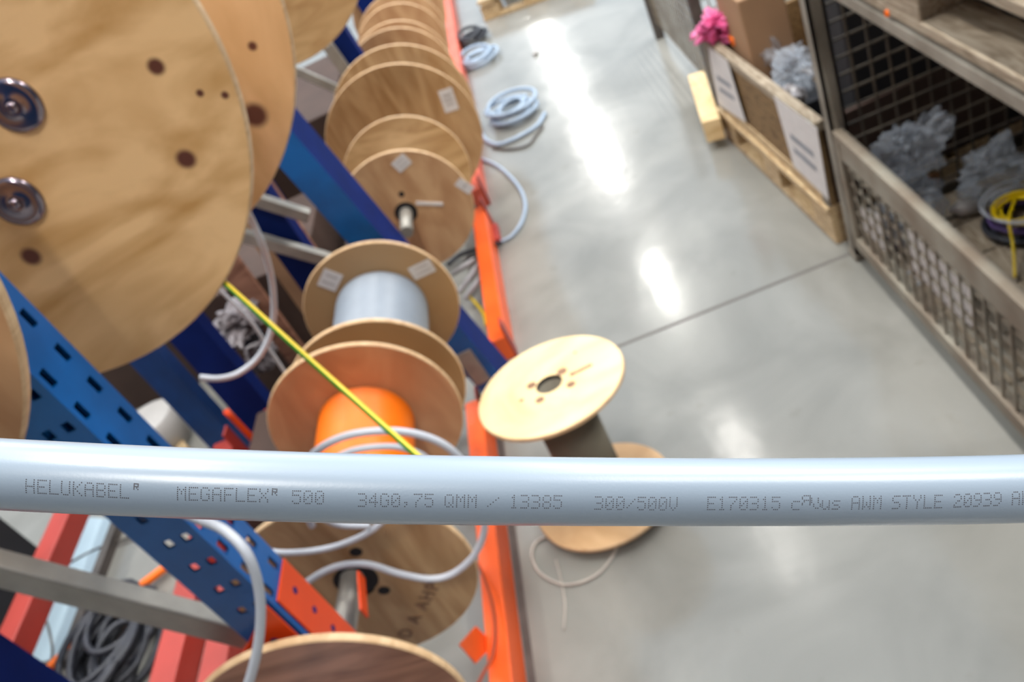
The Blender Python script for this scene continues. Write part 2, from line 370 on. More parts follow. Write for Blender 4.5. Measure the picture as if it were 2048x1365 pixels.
# ------------------------------------------------------------------ rack frames
def upright(parent, foot, top, wx, wy, mf, ms, label=None, hx=(.031, .078), sy=(.045,), wall=True, pitch=.05, slot=.022):
    """perforated channel post. foot/top: its front corner (+x, -y); wx width towards -x, wy depth towards +y"""
    foot, top = Vector(foot), Vector(top); L = (top-foot).length; up = (top-foot)/L
    ex = Vector((-1, 0, 0)); ex = (ex-up*ex.dot(up)).normalized(); ey = Vector((0, 1, 0)); ey = (ey-up*ey.dot(up)).normalized()
    b = B(); th = .0035
    P = lambda i, j, k: foot+ex*i+ey*j+up*k
    def sheet(f, xs, hole_cols, hh, mi, off):
        # f(s, t, d): s across, t along, d inwards; cells in hole_cols get an opening hh high
        zs = [0]; z = .02
        n = int(L/pitch)
        for i in range(n):
            zs += [i*pitch+.015, i*pitch+.015+hh]
        zs = sorted(set(q for q in zs if 0 <= q < L))+[L]
        if zs[0] > 0: zs = [0]+zs
        for a, c in zip(xs[:-1], xs[1:]):
            for iz, (z0, z1) in enumerate(zip(zs[:-1], zs[1:])):
                ishole = any(abs(z1-z0-hh) < 1e-6 and abs((a+c)/2-hc) < 1e-4 for hc in hole_cols)
                if ishole: continue
                q = [f(a, z0, 0), f(c, z0, 0), f(c, z1, 0), f(a, z1, 0)]; r_ = [f(a, z0, th), f(c, z0, th), f(c, z1, th), f(a, z1, th)]
                b.quad(q, mi); b.quad(r_[::-1], mi)
                # rims towards openings
        return zs
    # face seen from -y (two rows of round-ish holes), side face seen from +x (one row of slots), back face
    ed = lambda cols, w_, hw: sorted([0, w_]+[c-hw for c in cols]+[c+hw for c in cols])
    sheet(lambda s, t, d: P(s, d, t), ed(hx, wx, .005), hx, .012, 0, 0)
    sheet(lambda s, t, d: P(d, s, t), ed(sy, wy, .005), sy, slot, 1, 0)
    if wall:
        w0 = 0 if wall is True else wall
        b.quad([P(wx, 0, w0), P(wx, wy, w0), P(wx, wy, L), P(wx, 0, L)], 1)
        b.quad([P(wx-th, 0, w0), P(wx-th, wy, w0), P(wx-th, wy, L), P(wx-th, 0, L)], 1)
        if w0: b.quad([P(0, wy, w0), P(wx, wy, w0), P(wx, wy, L), P(0, wy, L)], 1)
    for s0, s1 in (((0, .02), (wx-.02, wx)) if wall is True else ((0, .008),)):
        b.quad([P(s0, wy, 0), P(s1, wy, 0), P(s1, wy, L), P(s0, wy, L)], 1)
    b.bm.faces.ensure_lookup_table()
    kw = {'label': label} if label else {}
    bmesh.ops.remove_doubles(b.bm, verts=b.bm.verts, dist=1e-6)
    return b.done('upright', [mf, ms], parent, **kw)
def brace(parent, a, c, w_=.03, d_=.022, mat=None):
    a, c = Vector(a), Vector(c)
    b = B(); b.beam(a, c, d_, w_, Vector((0, 0, 1)), 0, .003); return b.done('brace', mat or M['galv'], parent)
def footplate(parent, x, y, mat, s=.06):
    b = B(); b.box(x-s*1.6, x+s*.5, y-s*.4, y+s*1.7, 0, .006, 0, None, .002); return b.done('foot_plate', mat, parent)

# nearest frame (its big perforated post crosses the lower left)
f1 = thing('rack_frame', (-.55, .66, 0), 'nearest blue perforated rack frame, its wide post crossing the lower left', 'rack frame', 'blue rack frames')
upright(f1, (-.53, .63, .105), (-.53, .63, 2.1), .066, .07, M['blue'], M['blue'], 'wide blue post with rows of holes', hx=(.015, .037), sy=(.012, .052), wall=1.08, pitch=.0455, slot=.020)
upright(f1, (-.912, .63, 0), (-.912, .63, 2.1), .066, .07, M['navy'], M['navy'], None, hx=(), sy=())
brace(f1, pY(-60, 1122, .68), pY(500, 1266, .68), .040, .026)
brace(f1, (-.95, .68, .55), (-.58, .68, .20)); brace(f1, (-.95, .68, 1.95), (-.58, .68, 1.7))
b = B(); b.box(-.60, -.525, .625, .705, .1002, .106, 0, None, .001); b.done('foot_plate', M['galv'], f1); footplate(f1, -.912, .63, M['galv'], .05)
# orange connector plates on the lower part of that post
def connector(parent):
    b = B()
    zt = pY(590, 1133, .68).z; zl = pY(585, 1192, .625).z; xl = pY(500, 1262, .622).x
    b.box(-.5295, -.5265, .637, .700, .66, zt, 0, None, .0008)
    b.hexa([(-.597, .624, .66), (-.534, .624, .66), (-.534, .627, .66), (-.597, .627, .66), (-.597, .624, zl-.055), (-.534, .624, zl), (-.534, .627, zl), (-.597, .627, zl-.055)])
    b.hexa([(-.67, .620, .66), (-.597, .624, .66), (-.597, .627, .66), (-.67, .623, .66), (-.66, .620, zl-.10), (-.597, .624, zl-.055), (-.597, .627, zl-.055), (-.66, .623, zl-.10)])
    for i in range(6):
        z = zt-.03-i*.0455
        b.tube([(-.5268, .671, z), (-.5262, .671, z)], .005, 12, 1)
        if z < zl: b.tube([(-.562, .6242, z-.02), (-.562, .6235, z-.02)], .005, 12, 1)
    return b.done('beam_connector', [M['orange_dk'], M['navy']], parent, label='orange perforated connector plate')
connector(f1)
b = B(); b.beam(pY(722, 1150, .885), pY(728, 1228, .80), .004, .022, Vector((0, 0, 1)), 0, .0008); b.done('axle_bracket', M['orange_dk'], f1, label='narrow orange axle bracket')

# leaning second frame
foot2, top2 = Vector((-.438, 1.96, 0)), Vector((-.711, 1.96, 1.75))
f2 = thing('rack_frame', (-.55, 2.10, 0), 'blue rack frame between the grey and film-wrapped reels, its front post leaning', 'rack frame', 'blue rack frames')
upright(f2, foot2, top2, .085, .14, M['blue'], M['navy'], hx=(), sy=())  # side face in deeper blue: its shade is painted into the colour
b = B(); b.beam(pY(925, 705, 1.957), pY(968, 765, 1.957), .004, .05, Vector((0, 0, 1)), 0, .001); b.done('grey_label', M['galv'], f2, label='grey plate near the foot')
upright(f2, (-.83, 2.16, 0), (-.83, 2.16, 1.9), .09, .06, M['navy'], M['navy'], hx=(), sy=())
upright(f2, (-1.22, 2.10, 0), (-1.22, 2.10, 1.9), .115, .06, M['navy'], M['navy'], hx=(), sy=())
brace(f2, pY(430, 372, 2.13), pY(618, 432, 2.13), .034, .03); brace(f2, pY(400, 446, 2.13), pY(660, 520, 2.13), .036, .03)
brace(f2, (-1.25, 2.13, .25), (-.55, 2.13, .12)); footplate(f2, -.445, 2.1, M['galv']); footplate(f2, -1.22, 2.1, M['galv'])
# neighbouring rack's frame
f3 = thing('rack_frame', (-1.5, 2.14, 0), 'blue rack post farther left, back to back with the second frame', 'rack frame', 'blue rack frames')
upright(f3, (-1.42, 2.14, 0), (-1.42, 2.14, 1.9), .098, .06, M['blue_dk'], M['blue_dk'], hx=(), sy=())
upright(f3, (-2.75, 2.14, 0), (-2.75, 2.14, 1.9), .098, .06, M['blue'], M['blue'])
brace(f3, (-2.8, 2.17, 1.5), (-1.5, 2.17, 1.2)); brace(f3, (-2.8, 2.17, .7), (-1.5, 2.17, 1.0))
# third frame far along the row
f4 = thing('rack_frame', (-.6, 3.32, 0), 'blue rack frame far along the row beside the larger labelled reel', 'rack frame', 'blue rack frames')
c3 = pY(737, 104, 3.32)
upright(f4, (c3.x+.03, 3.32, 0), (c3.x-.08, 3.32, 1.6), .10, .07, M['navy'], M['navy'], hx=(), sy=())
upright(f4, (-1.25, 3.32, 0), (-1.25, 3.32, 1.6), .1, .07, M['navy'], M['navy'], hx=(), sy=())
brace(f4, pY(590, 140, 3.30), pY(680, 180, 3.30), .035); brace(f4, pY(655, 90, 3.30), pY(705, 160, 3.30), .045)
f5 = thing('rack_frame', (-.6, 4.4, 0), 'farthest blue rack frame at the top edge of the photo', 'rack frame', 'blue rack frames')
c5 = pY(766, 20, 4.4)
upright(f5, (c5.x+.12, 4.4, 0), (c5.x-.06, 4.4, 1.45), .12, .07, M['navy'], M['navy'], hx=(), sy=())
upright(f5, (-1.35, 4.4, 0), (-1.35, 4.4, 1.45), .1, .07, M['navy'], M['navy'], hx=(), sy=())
brace(f5, (-1.35, 4.44, 1.2), (-.75, 4.44, 1.0))

# ------------------------------------------------------------------ beams
FARB = paint('faded_orange_paint', rgb(222, 100, 74), .5, var=.12, scale=6)
def load_beam(x0, x1, y0, y1, z0, z1, mt, label, group='orange rack beams'):
    t = thing('rack_beam', ((x0+x1)/2, y0, z0), label, 'rack beam', group)
    b = B(); b.box(x0, x1, y0, y1, z0, z1, 0, None, .004); b.done('beam', mt, t)
    for y, s in ((y0, 1), (y1, -1)):
        b = B(); b.box(x1-.002, x1+.006, min(y, y+s*.05), max(y, y+s*.05), z0, z1+.05, 0, None, .001); b.done('end_plate', M['red'], t)
    return t
load_beam(-.632, -.575, .10, 2.02, 0, .10, M['orange'], 'bright orange floor beam along the aisle below the orange-wound reel')
load_beam(-.525, -.462, 2.28, 3.27, 0, .10, M['orange'], 'orange floor beam beyond the leaning post, beside the film-wrapped reel')
load_beam(-.525, -.462, 3.45, 4.36, 0, .10, FARB, 'orange floor beam far along beside the larger labelled reel')
load_beam(-.525, -.462, 4.55, 8.2, 0, .10, FARB, 'farthest orange floor beam ending near the lone pallet')
load_beam(-2.07, -1.99, .3, 2.5, .22, .30, M['red'], 'rust red beam deep in the rack at far left')
load_beam(-1.44, -1.36, .3, 2.06, .22, .30, M['red'], 'rust red beam deep in the rack, left one of a close pair')
load_beam(-1.29, -1.215, .3, 2.06, .22, .30, M['red'], 'rust red beam deep in the rack, right one of a close pair')
# axle rails under the reels (thin red edge seen beside the leaning post)
load_beam(-.66, -.645, 2.17, 2.30, .42, .60, M['red'], 'short red axle bracket beside the leaning post')
bk = thing('warning_plate', pZ(950, 1290, .12), 'orange diamond shaped plate on the inner side of the near floor beam', 'plate')
b = B(); q = [pX(u, v, -.636) for u, v in ((917, 1290), (950, 1253), (985, 1290), (950, 1328))]
b.hexa([q[0], q[1], q[2], q[3]]+[p+Vector((.003, 0, 0)) for p in q]); b.done('plate', M['orange'], bk)

# ------------------------------------------------------------------ loose cables in the rack
def cable(name, pts, r, mat, label, cat='cable', n=8, seg=10, group=None, parent=None):
    b = B(); b.tube(spline(pts, seg), r, n+4)
    o = b.done(name, mat, parent)
    if parent is None: tag(o, label, cat, group)
    return o
cable('loose_cable', [pY(u, v, y) for u, v, y in ((340, 1015, .60), (400, 1040, .58), (450, 1062, .56), (495, 1110, .54), (518, 1180, .53), (520, 1260, .52), (505, 1340, .51), (470, 1450, .5), (440, 1560, .5))], .0052, M['grey_cable'], 'thick grey cable curving down in front of the wide blue post')
cable('loose_cable', [pY(u, v, y) for u, v, y in ((470, 380, 1.152), (498, 430, 1.32), (525, 490, 1.34), (545, 570, 1.36), (545, 650, 1.36), (520, 710, 1.34), (480, 745, 1.32), (440, 757, 1.3), (400, 755, 1.3))], .0062, M['grey_cable'], 'grey cable hanging below the largest reel, its cut end free')
cable('loose_cable', [pY(u, v, 1.5) for u, v in ((420, 560), (450, 590), (500, 640), (540, 700), (600, 790))], .004, M['grey_cable'], 'thin grey cable just under the yellow and green wire')
cable('loose_cable', [pY(u, v, y) for u, v, y in ((625, 1052, .90), (600, 1000, .90), (605, 940, .90), (640, 897, .90), (700, 870, .90), (780, 862, .90), (850, 873, .90), (905, 902, .90), (945, 955, .90), (968, 1030, .90), (965, 1075, .90), (945, 1115, .90), (905, 1148, .90), (860, 1158, .90), (800, 1148, .90), (740, 1130, .90), (690, 1130, .90), (645, 1145, .90), (600, 1175, .90), (560, 1210, .88))], .0058, M['lt_cable'], 'light grey cable looping in front of the orange-wound reel, the largest loop')
cable('loose_cable', [pY(u, v, y) for u, v, y in ((520, 1100, .88), (570, 1106, .88), (640, 1100, .89), (700, 1083, .89), (750, 1056, .89), (800, 1010, .89), (850, 960, .89), (860, 925, .89), (820, 900, .89), (770, 893, .89), (700, 903, .89), (650, 935, .89), (620, 985, .89), (640, 1030, .89), (680, 1050, .89), (740, 1052, .89))], .0050, M['lt_cable'], 'light grey cable looping inside the largest loop before the orange winding')
# yellow and green wire
A_, B_ = pY(445, 562, .86), pY(850, 925, .62)
bb = B(); pts = [A_.lerp(B_, i/40)+Vector((0, 0, -.004*math.sin(math.pi*i/40))) for i in range(-2, 44)]
bb.tube(pts, .0034, 16)
bb.bm.normal_update(); _w = (B_-A_).normalized(); _g = (DOWN*.8-RIGHT*1.0-FWD*.25); _g = (_g-_w*_g.dot(_w)).normalized()
for f_ in bb.bm.faces:
    c_ = f_.calc_center_median(); t_ = (c_-A_).dot(_w); f_.material_index = 1 if (c_-(A_+_w*t_)-Vector((0, 0, -.004*math.sin(math.pi*max(0, min(1, t_/(B_-A_).length)))))).normalized().dot(_g) > .1 else 0
tag(bb.done('earth_wire', [M['yellow'], M['green']]), 'straight yellow and green striped earth wire crossing from the largest reel', 'wire')
cable('loose_cable', [pZ(u, v, z) for u, v, z in ((955, 1125, .12), (980, 1190, .12), (990, 1250, .12), (985, 1310, .12), (965, 1350, .12), (940, 1400, .12))], .004, M['brown_cable'], 'red-brown cable lying along the near orange floor beam')

# ------------------------------------------------------------------ the printed cable held across the view
RC = .00775
vc = [(-900, 925, .180), (-400, 925, .179), (0, 948, .1765), (350, 965, .178), (700, 976.5, .181), (1050, 982, .184), (1380, 984, .187), (1700, 983, .187), (2048, 977, .1855), (2500, 958, .184), (2950, 930, .182)]
import bisect
def vat(u):
    i = max(1, min(len(vc)-2, bisect.bisect([q[0] for q in vc], u)))
    if i >= len(vc)-1: i = len(vc)-2
    p0, p1, p2, p3 = vc[max(0, i-2)], vc[i-1], vc[i], vc[min(len(vc)-1, i+1)]
    t = (u-p1[0])/(p2[0]-p1[0]); h = p2[0]-p1[0]; out = []
    for k in (1, 2):
        m1 = (p2[k]-p0[k])/(p2[0]-p0[0])*h; m2 = (p3[k]-p1[k])/(p3[0]-p1[0])*h
        out.append((2*t**3-3*t*t+1)*p1[k]+(t**3-2*t*t+t)*m1+(-2*t**3+3*t*t)*p2[k]+(t**3-t*t)*m2)
    return out
def axis_pt(u): v, z = vat(u); return pD(u, v, z+.004)
mcab, nt, bs = mk('pale_blue_grey_jacket')
bs.inputs['Base Color'].default_value = rgb(140, 153, 166); bs.inputs['Roughness'].default_value = .30; bs.inputs['Coat Weight'].default_value = .35; bs.inputs['Coat Roughness'].default_value = .28
tc = nt.nodes.new('ShaderNodeTexCoord'); nz = nt.nodes.new('ShaderNodeTexNoise'); nz.inputs['Scale'].default_value = 1600; nz.inputs['Detail'].default_value = 2
nt.links.new(tc.outputs['Object'], nz.inputs['Vector'])
bp = nt.nodes.new('ShaderNodeBump'); bp.inputs['Strength'].default_value = .25; bp.inputs['Distance'].default_value = .00008
nt.links.new(nz.outputs['Fac'], bp.inputs['Height']); nt.links.new(bp.outputs[0], bs.inputs['Normal'])
t = thing('control_cable', axis_pt(1024), 'thick pale blue-grey cable held across the view with dotted black printing', 'cable')
b = B(); b.tube([axis_pt(u) for u in range(-850, 2900, 50)], RC, 64); b.done('jacket', mcab, t)
FONT = {
 'H': '1000110001100011111110001100011000 1', 'E': '11111100001000011110100001000011111', 'L': '10000100001000010000100001000011111',
 'U': '10001100011000110001100011000101110', 'K': '10001100101010011000101001001010001', 'A': '01110100011000111111100011000110001',
 'B': '11110100011000111110100011000111110', 'M': '10001110111010110101100011000110001', 'G': '01110100011000010011100011000101110',
 'F': '11111100001000011110100001000010000', 'X': '10001100010101000100010101000110001', '5': '11111100001111000001000011000101110',
 '0': '01110100011001110101110011000101110', '3': '11110000010000101110000010000111110', '4': '00010001100101010010111110001000010',
 ',': '00000000000000000000011000010001000', '7': '11111000010001000100010000100001000', 'Q': '01110100011000110001101011001001101',
 '/': '00000000010001000100010001000000000', '1': '00100011000010000100001000010001110', '8': '01110100011000101110100011000101110',
 'V': '10001100011000110001100010101000100', '9': '01110100011000101111000010001011100', 'c': '00000000000111110000100001000001111',
 'u': '00000000001000110001100011001101101', 's': '00000000000111110000011100000111110', 'W': '10001100011000110101101011101110001',
 'S': '01111100001000001110000010000111110', 'T': '11111001000010000100001000010000100', 'Y': '10001100010101000100001000010000100',
 '2': '01110100010000100110010001000011111', 'r': '11110100101111010100100100000000000', ' ': '0'*35,
 'R': '01111100011000101111010011000110001', 'J': '10010100101001001001010010011000000'}
bt = B()
def dot(u, v):
    vcen, z = vat(u); s = (v-vcen)*(z-.001)/F; s = max(-RC*.97, min(RC*.97, s))
    c = axis_pt(u); T = (axis_pt(u+8)-axis_pt(u-8)).normalized()
    fw = (FWD-T*FWD.dot(T)).normalized(); dn = T.cross(fw); dn = dn if dn.dot(DOWN) > 0 else -dn
    th = math.asin(s/RC); nrm = dn*math.sin(th)-fw*math.cos(th); tg = dn*math.cos(th)+fw*math.sin(th)
    p = c+nrm*(RC+.00002); r = .000135
    bt.quad([p+(T*math.cos(k*math.tau/7)+tg*math.sin(k*math.tau/7))*r for k in range(7)])
def printed(txt, x0, x1, y0, y1, h=26, small=False):
    n = len(txt); W = 6*n-1-1
    for i, ch in enumerate(txt):
        g = FONT[ch].replace(' ', '')
        for k in range(35):
            if k < len(g) and g[k] == '1':
                cx = i*6+k % 5; u = x0+cx*(x1-x0)/W; v = y0+(y1-y0)*(u-x0)/(x1-x0)+(k//5)*h/6
                dot(u, v)
printed('HELUKABEL', 92, 285, 947, 958, 26); printed('r', 296, 306, 955, 956, 16)
printed('MEGAFLEX', 379, 550, 962, 966, 25); printed('r', 559, 570, 965, 966, 17); printed('500', 598, 657, 969, 970, 25)
printed('34G0,75', 725, 867, 975, 976, 25); printed('QMM', 891, 950, 977, 978, 24); printed('/', 973, 993, 979, 979, 25)
printed('13385', 1016, 1113, 978, 979, 25); printed('300/500V', 1178, 1337, 981, 983, 25)
printed('E170315', 1398, 1538, 982, 982, 25); printed('c', 1562, 1576, 982, 982, 25); printed('R', 1582, 1597, 979, 979, 18); printed('J', 1600, 1617, 984, 984, 24)
printed('us', 1621, 1654, 981, 981, 25)
printed('AWM', 1678, 1734, 981, 980, 25); printed('STYLE', 1757, 1852, 980, 978, 25); printed('20939', 1876, 1965, 977, 973, 25); printed('AWM', 1987, 2039, 972, 970, 25)
o = bt.done('printed_text', M['ink'], t); o['label'] = 'dotted dark printing'

# ------------------------------------------------------------------ standing reel on the aisle floor
base = Vector((-.283, 1.522, 0)); ax = Vector((.012, .095, 1)).normalized(); h = .405; RS = .192
sr = thing('cable_reel', base, 'pale wooden reel standing on end on the aisle floor, its brown core showing', 'cable reel')
c0 = base+Vector((0, 0, RS*math.sqrt(1-ax.z**2)+.0005))
mtop = plywood('pale_flange', rgb(240, 214, 164), rgb(222, 190, 138), scale=3, rough=.55)
mtop2 = plywood('tan_flange', rgb(214, 176, 132), rgb(190, 150, 106), scale=3, rough=.55)
flange('flange', sr, *c0, RS, .035, [mtop2, M['ply_edge'], M['dark']], .012, ax=ax)
flange('flange', sr, *(c0+ax*(h-.012)), RS, .035, [mtop, M['ply_edge'], M['dark']], .012, ax=ax)
b = B(); b.lathe([(0, .078, 0, 1), (h-.024, .078, 0), (h-.024, .035, 0, 1), (0, .035, 0)], c0+ax*.012, ax=ax, n=64); b.done('core', M['wind_dark'], sr, label='grey-brown core')
ctop = c0+ax*h
def plane_pt(u, v, c, n): d = ray(u, v); return CAM+d*((c-CAM).dot(n)/d.dot(n))
for u, v, r in ((1063, 771, .013), (1080, 800, .012), (1124, 743, .014), (1142, 769, .012), (1145, 748, .008), (1043, 801, .006), (1150, 705, .004)):
    b = B(); p = plane_pt(u, v, ctop, ax); b.lathe([(.0008, .0001, 0), (.0008, r, 0), (0, r, 0)], p, ax, n=20, closed=False); b.done('bolt_hole', M['stamp'], sr)
b = B(); p, q = plane_pt(1150, 746, ctop, ax), plane_pt(1184, 729, ctop, ax)
b.beam(p+ax*.0006, q+ax*.0006, .010, .0012, ax); b.done('cable_slot', M['stamp'], sr, label='brown slot')
cable('loose_cable', [pZ(u, v, .006) for u, v in ((1100, 1070), (1072, 1085), (1064, 1110), (1075, 1140), (1100, 1160), (1135, 1170), (1175, 1160), (1205, 1140), (1228, 1108), (1235, 1085))], .0035, M['cord'], 'thin beige cord looped on the floor from the standing reel')
cable('loose_cable', [pZ(u, v, .004) for u, v in ((1112, 1120), (1122, 1160), (1130, 1210), (1128, 1260))], .002, M['cord'], 'short thin string trailing on the floor before the standing reel')

# ------------------------------------------------------------------ coils and bits on the aisle floor
def coil(c, R, r, n, mat, label, squash=1.0, ang=0, cat='cable coil'):
    pts = []
    for i in range(n*26):
        t_ = i/26*math.tau; k = i/(n*26)
        rr = R*(.72+.28*math.sin(k*9.1)*.8+.1*math.cos(k*23)); x = rr*math.cos(t_); y = rr*squash*math.sin(t_)
        pts.append((c[0]+x*math.cos(ang)-y*math.sin(ang)+.012*math.sin(k*31), c[1]+x*math.sin(ang)+y*math.cos(ang)+.02*math.sin(k*17), r+k*n*r*.9+.008*(1+math.sin(t_*1.3))))
    b = B(); b.tube(pts, r, 8); return tag(b.done('cable_coil', mat), label, cat)
coil(pZ(1030, 232)+Vector((0, 0, 0)), .135, .011, 7, M['blue_hose'], 'pale blue-grey hose coiled on the aisle floor', 1.15, .3)
cable('loose_hose', [pZ(u, v, .012) for u, v in ((960, 262), (975, 282), (1000, 288), (1040, 272), (1075, 250), (1090, 226))], .011, M['blue_hose'], 'outer turn of pale hose lying against the coil on the aisle floor', 'hose')
cable('loose_cable', [pZ(u, v, .008) for u, v in ((985, 296), (1020, 298), (1055, 290), (1072, 270), (1086, 252))], .006, M['dark_metal'], 'thin dark cord on the floor just in front of the hose coil')
coil(pZ(960, 122), .13, .010, 4, M['blue_hose'], 'loose grey hose coil on the floor near the lone pallet', 1.2, .2)
coil(pZ(948, 82), .10, .012, 4, M['black'], 'small black cable coil on the floor near the lone pallet', 1.3, .2)
cable('loose_hose', [pZ(u, v, .010) for u, v in ((965, 318), (1000, 335), (1035, 370), (1050, 405), (1045, 440), (1025, 470), (1000, 485), (980, 500))], .008, M['blue_hose'], 'single thin grey hose arching on the floor beside the far orange beam', 'hose')
b = B(); c = pZ(1070, 105, .012); b.bm.verts.ensure_lookup_table(); bmesh.ops.create_icosphere(b.bm, subdivisions=2, radius=.022, matrix=Matrix.Translation(c) @ Matrix.Diagonal((1, 1, .5, 1)))
for v in b.bm.verts: v.co += Vector((random.uniform(-.004, .004), random.uniform(-.004, .004), 0))
tag(b.done('paper_scrap', M['white']), 'small white scrap lying on the aisle floor near the coils', 'scrap')
# dark clutter between the floor beam and the reels
for i, (u0, v0, u1, v1, nm) in enumerate(((905, 548, 948, 520, 'lower'), (918, 585, 958, 528, 'middle'), (930, 598, 968, 545, 'upper'))):
    cable('grey_tube', [pZ(u0, v0, .05), pZ((u0+u1)/2, (v0+v1)/2, .07), pZ(u1, v1, .06)], .011, M['film_white'], 'short pale tube on the floor behind the leaning post, %s of three' % nm, 'tube')
cable('loose_cable', [pZ(u, v, .03) for u, v in ((895, 530), (920, 510), (950, 500), (985, 490), (1003, 486))], .010, M['black'], 'black cable on the floor beside the start of the far orange beam')
cable('earth_wire', [pZ(u, v, .03) for u, v in ((935, 590), (955, 610), (968, 630), (972, 650))], .006, M['yellow'], 'short yellow wire beside the orange floor beam', 'wire')
b = B(); q = pZ(990, 478, .0); b.box(q.x-.05, q.x+.03, q.y-.07, q.y+.07, 0, .035, 0, None, .004); tag(b.done('beam_bracket', M['red']), 'small red bracket on the floor beside the far orange beam', 'bracket')

# ------------------------------------------------------------------ lone pallet
def pallet(c, ang, L, W, label, mat, nboards=5):
    t = thing('pallet', c, label, 'pallet'); T = Matrix.Translation(c) @ Matrix.Rotation(ang, 4, 'Z')
    for i in range(nboards):
        y = -W/2+.05+i*(W-.1)/(nboards-1)
        b = B(); b.box(-L/2, L/2, y-.05, y+.05, .122, .144, 0, T, .002); b.done('deck_board', mat, t)
    for i in range(3):
        x = -L/2+.072+i*(L-.145)/2
        b = B(); b.box(x-.05, x+.05, -W/2, W/2, .1, .122, 0, T, .002); b.done('stringer', mat, t)
        for j in range(3):
            y = -W/2+.06+j*(W-.12)/2
            b = B(); b.box(x-.07, x+.07, y-.05, y+.05, .022, .1, 0, T, .002); b.done('block', mat, t)
    for j in range(3):
        y = -W/2+.05+j*(W-.1)/2
        b = B(); b.box(-L/2, L/2, y-.05, y+.05, 0, .022, 0, T, .002); b.done('bottom_board', mat, t)
    return t
pa = pZ(968, 46, 0); pb = pZ(1095, 0, 0); ang = math.atan2(pb.y-pa.y, pb.x-pa.x)
dv = Vector((math.cos(ang), math.sin(ang), 0)); pv = Vector((-dv.y, dv.x, 0))
pallet(pa+dv*.40+pv*.62+Vector((0, 0, 0)), ang, .8, 1.2, 'lone wooden pallet on the aisle floor at the top of the photo', M['pine'], 7)

# ------------------------------------------------------------------ wire cage stillage on the right
X0, X1, Y0, Y1 = .66, 1.46, .86, 2.12
cg = thing('wire_cage_box', (X0, Y0, 0), 'worn grey wire cage box on the right with half-height front and open top half', 'cage box')
def grid(b, o, ex, ez, W, H_, pitch, r=.0022, mi=0):
    o, ex, ez = Vector(o), Vector(ex), Vector(ez); n1 = int(round(W/pitch)); n2 = int(round(H_/pitch)); nn = ex.cross(ez)
    for i in range(n1+1):
        a = o+ex*(i*W/n1); b.beam(a, a+ez*H_, r*2, r*2, nn, mi)
    for j in range(n2+1):
        a = o+ez*(j*H_/n2); b.beam(a+nn*r*1.6, a+ex*W+nn*r*1.6, r*2, r*2, nn, mi)
for x, y in ((X0, Y0), (X0, Y1-.045), (X1-.045, Y0), (X1-.045, Y1-.045)):
    b = B(); b.box(x, x+.045, y, y+.008, .02, .9355); b.box(x, x+.008, y, y+.045, .02, .9355)
    b.box(x+.037, x+.045, y, y+.045, .02, .9355); b.box(x-.004, x+.05, y-.004, y+.05, .0, .02)
    b.done('corner_post', M['steel_old'], cg)
b = B()
b.box(X0, X0+.03, Y0+.045, Y1-.045, .435, .465, 0, None, .004); b.box(X0+.002, X0+.010, Y0+.045, Y1-.045, .385, .437)
b.box(X0, X0+.03, Y0+.045, Y1-.045, .06, .105, 0, None, .004)
b.box(X0, X0+.02, Y1-.075, Y1-.045, .1, .44)
grid(b, (X0+.01, Y0+.05, .1), (0, 1, 0), (0, 0, 1), Y1-Y0-.12, .30, .05, .0028)
b.done('front_panel', M['mesh'], cg)
b = B(); b.box(X0+.04, X1, Y1-.03, Y1-.01, .895, .925); b.box(X0+.04, X1, Y1-.03, Y1-.01, .10, .13); grid(b, (X0+.045, Y1-.02, .1), (1, 0, 0), (0, 0, 1), .73, .80, .05, .0026); b.done('side_panel', M['wire_shade'], cg)
b = B(); b.box(X0+.04, X1, Y0+.01, Y0+.03, .895, .925); grid(b, (X0+.045, Y0+.02, .1), (1, 0, 0), (0, 0, 1), .73, .80, .05, .0026); b.done('side_panel', M['wire_shade'], cg)
b = B(); b.box(X1-.03, X1-.01, Y0+.04, Y1-.04, .895, .925); grid(b, (X1-.02, Y0+.05, .1), (0, 1, 0), (0, 0, 1), Y1-Y0-.1, .80, .05, .0026); b.done('back_panel', M['wire_shade'], cg)
b = B()
for i in range(8):
    y = Y0+.03+i*(Y1-Y0-.06)/8; b.box(X0+.03, X1-.03, y, y+(Y1-Y0-.06)/8-.006, .085, .103, 0, None, .001)
b.done('plank_floor', M['old_wood'], cg)
b = B(); b.box(X0+.0, X0+.03, Y0+.04, Y1-.04, .895, .925, 0, None, .003); b.done('top_rail', M['steel_old'], cg)
def sheet_on_cage(quad, name='paper_sheet', par=cg, x=X0+.018, mats=('paper',)):
    q = [pX(u, v, x) for u, v in quad]; b = B(); b.hexa(q+[p+Vector((.0015, 0, 0)) for p in q]); return b.done(name, M[mats[0]], par)
sheet_on_cage([(1811, 452), (1942, 545), (1944, 655), (1830, 555)]); sheet_on_cage([(1716, 408), (1765, 432), (1776, 512), (1732, 470)])

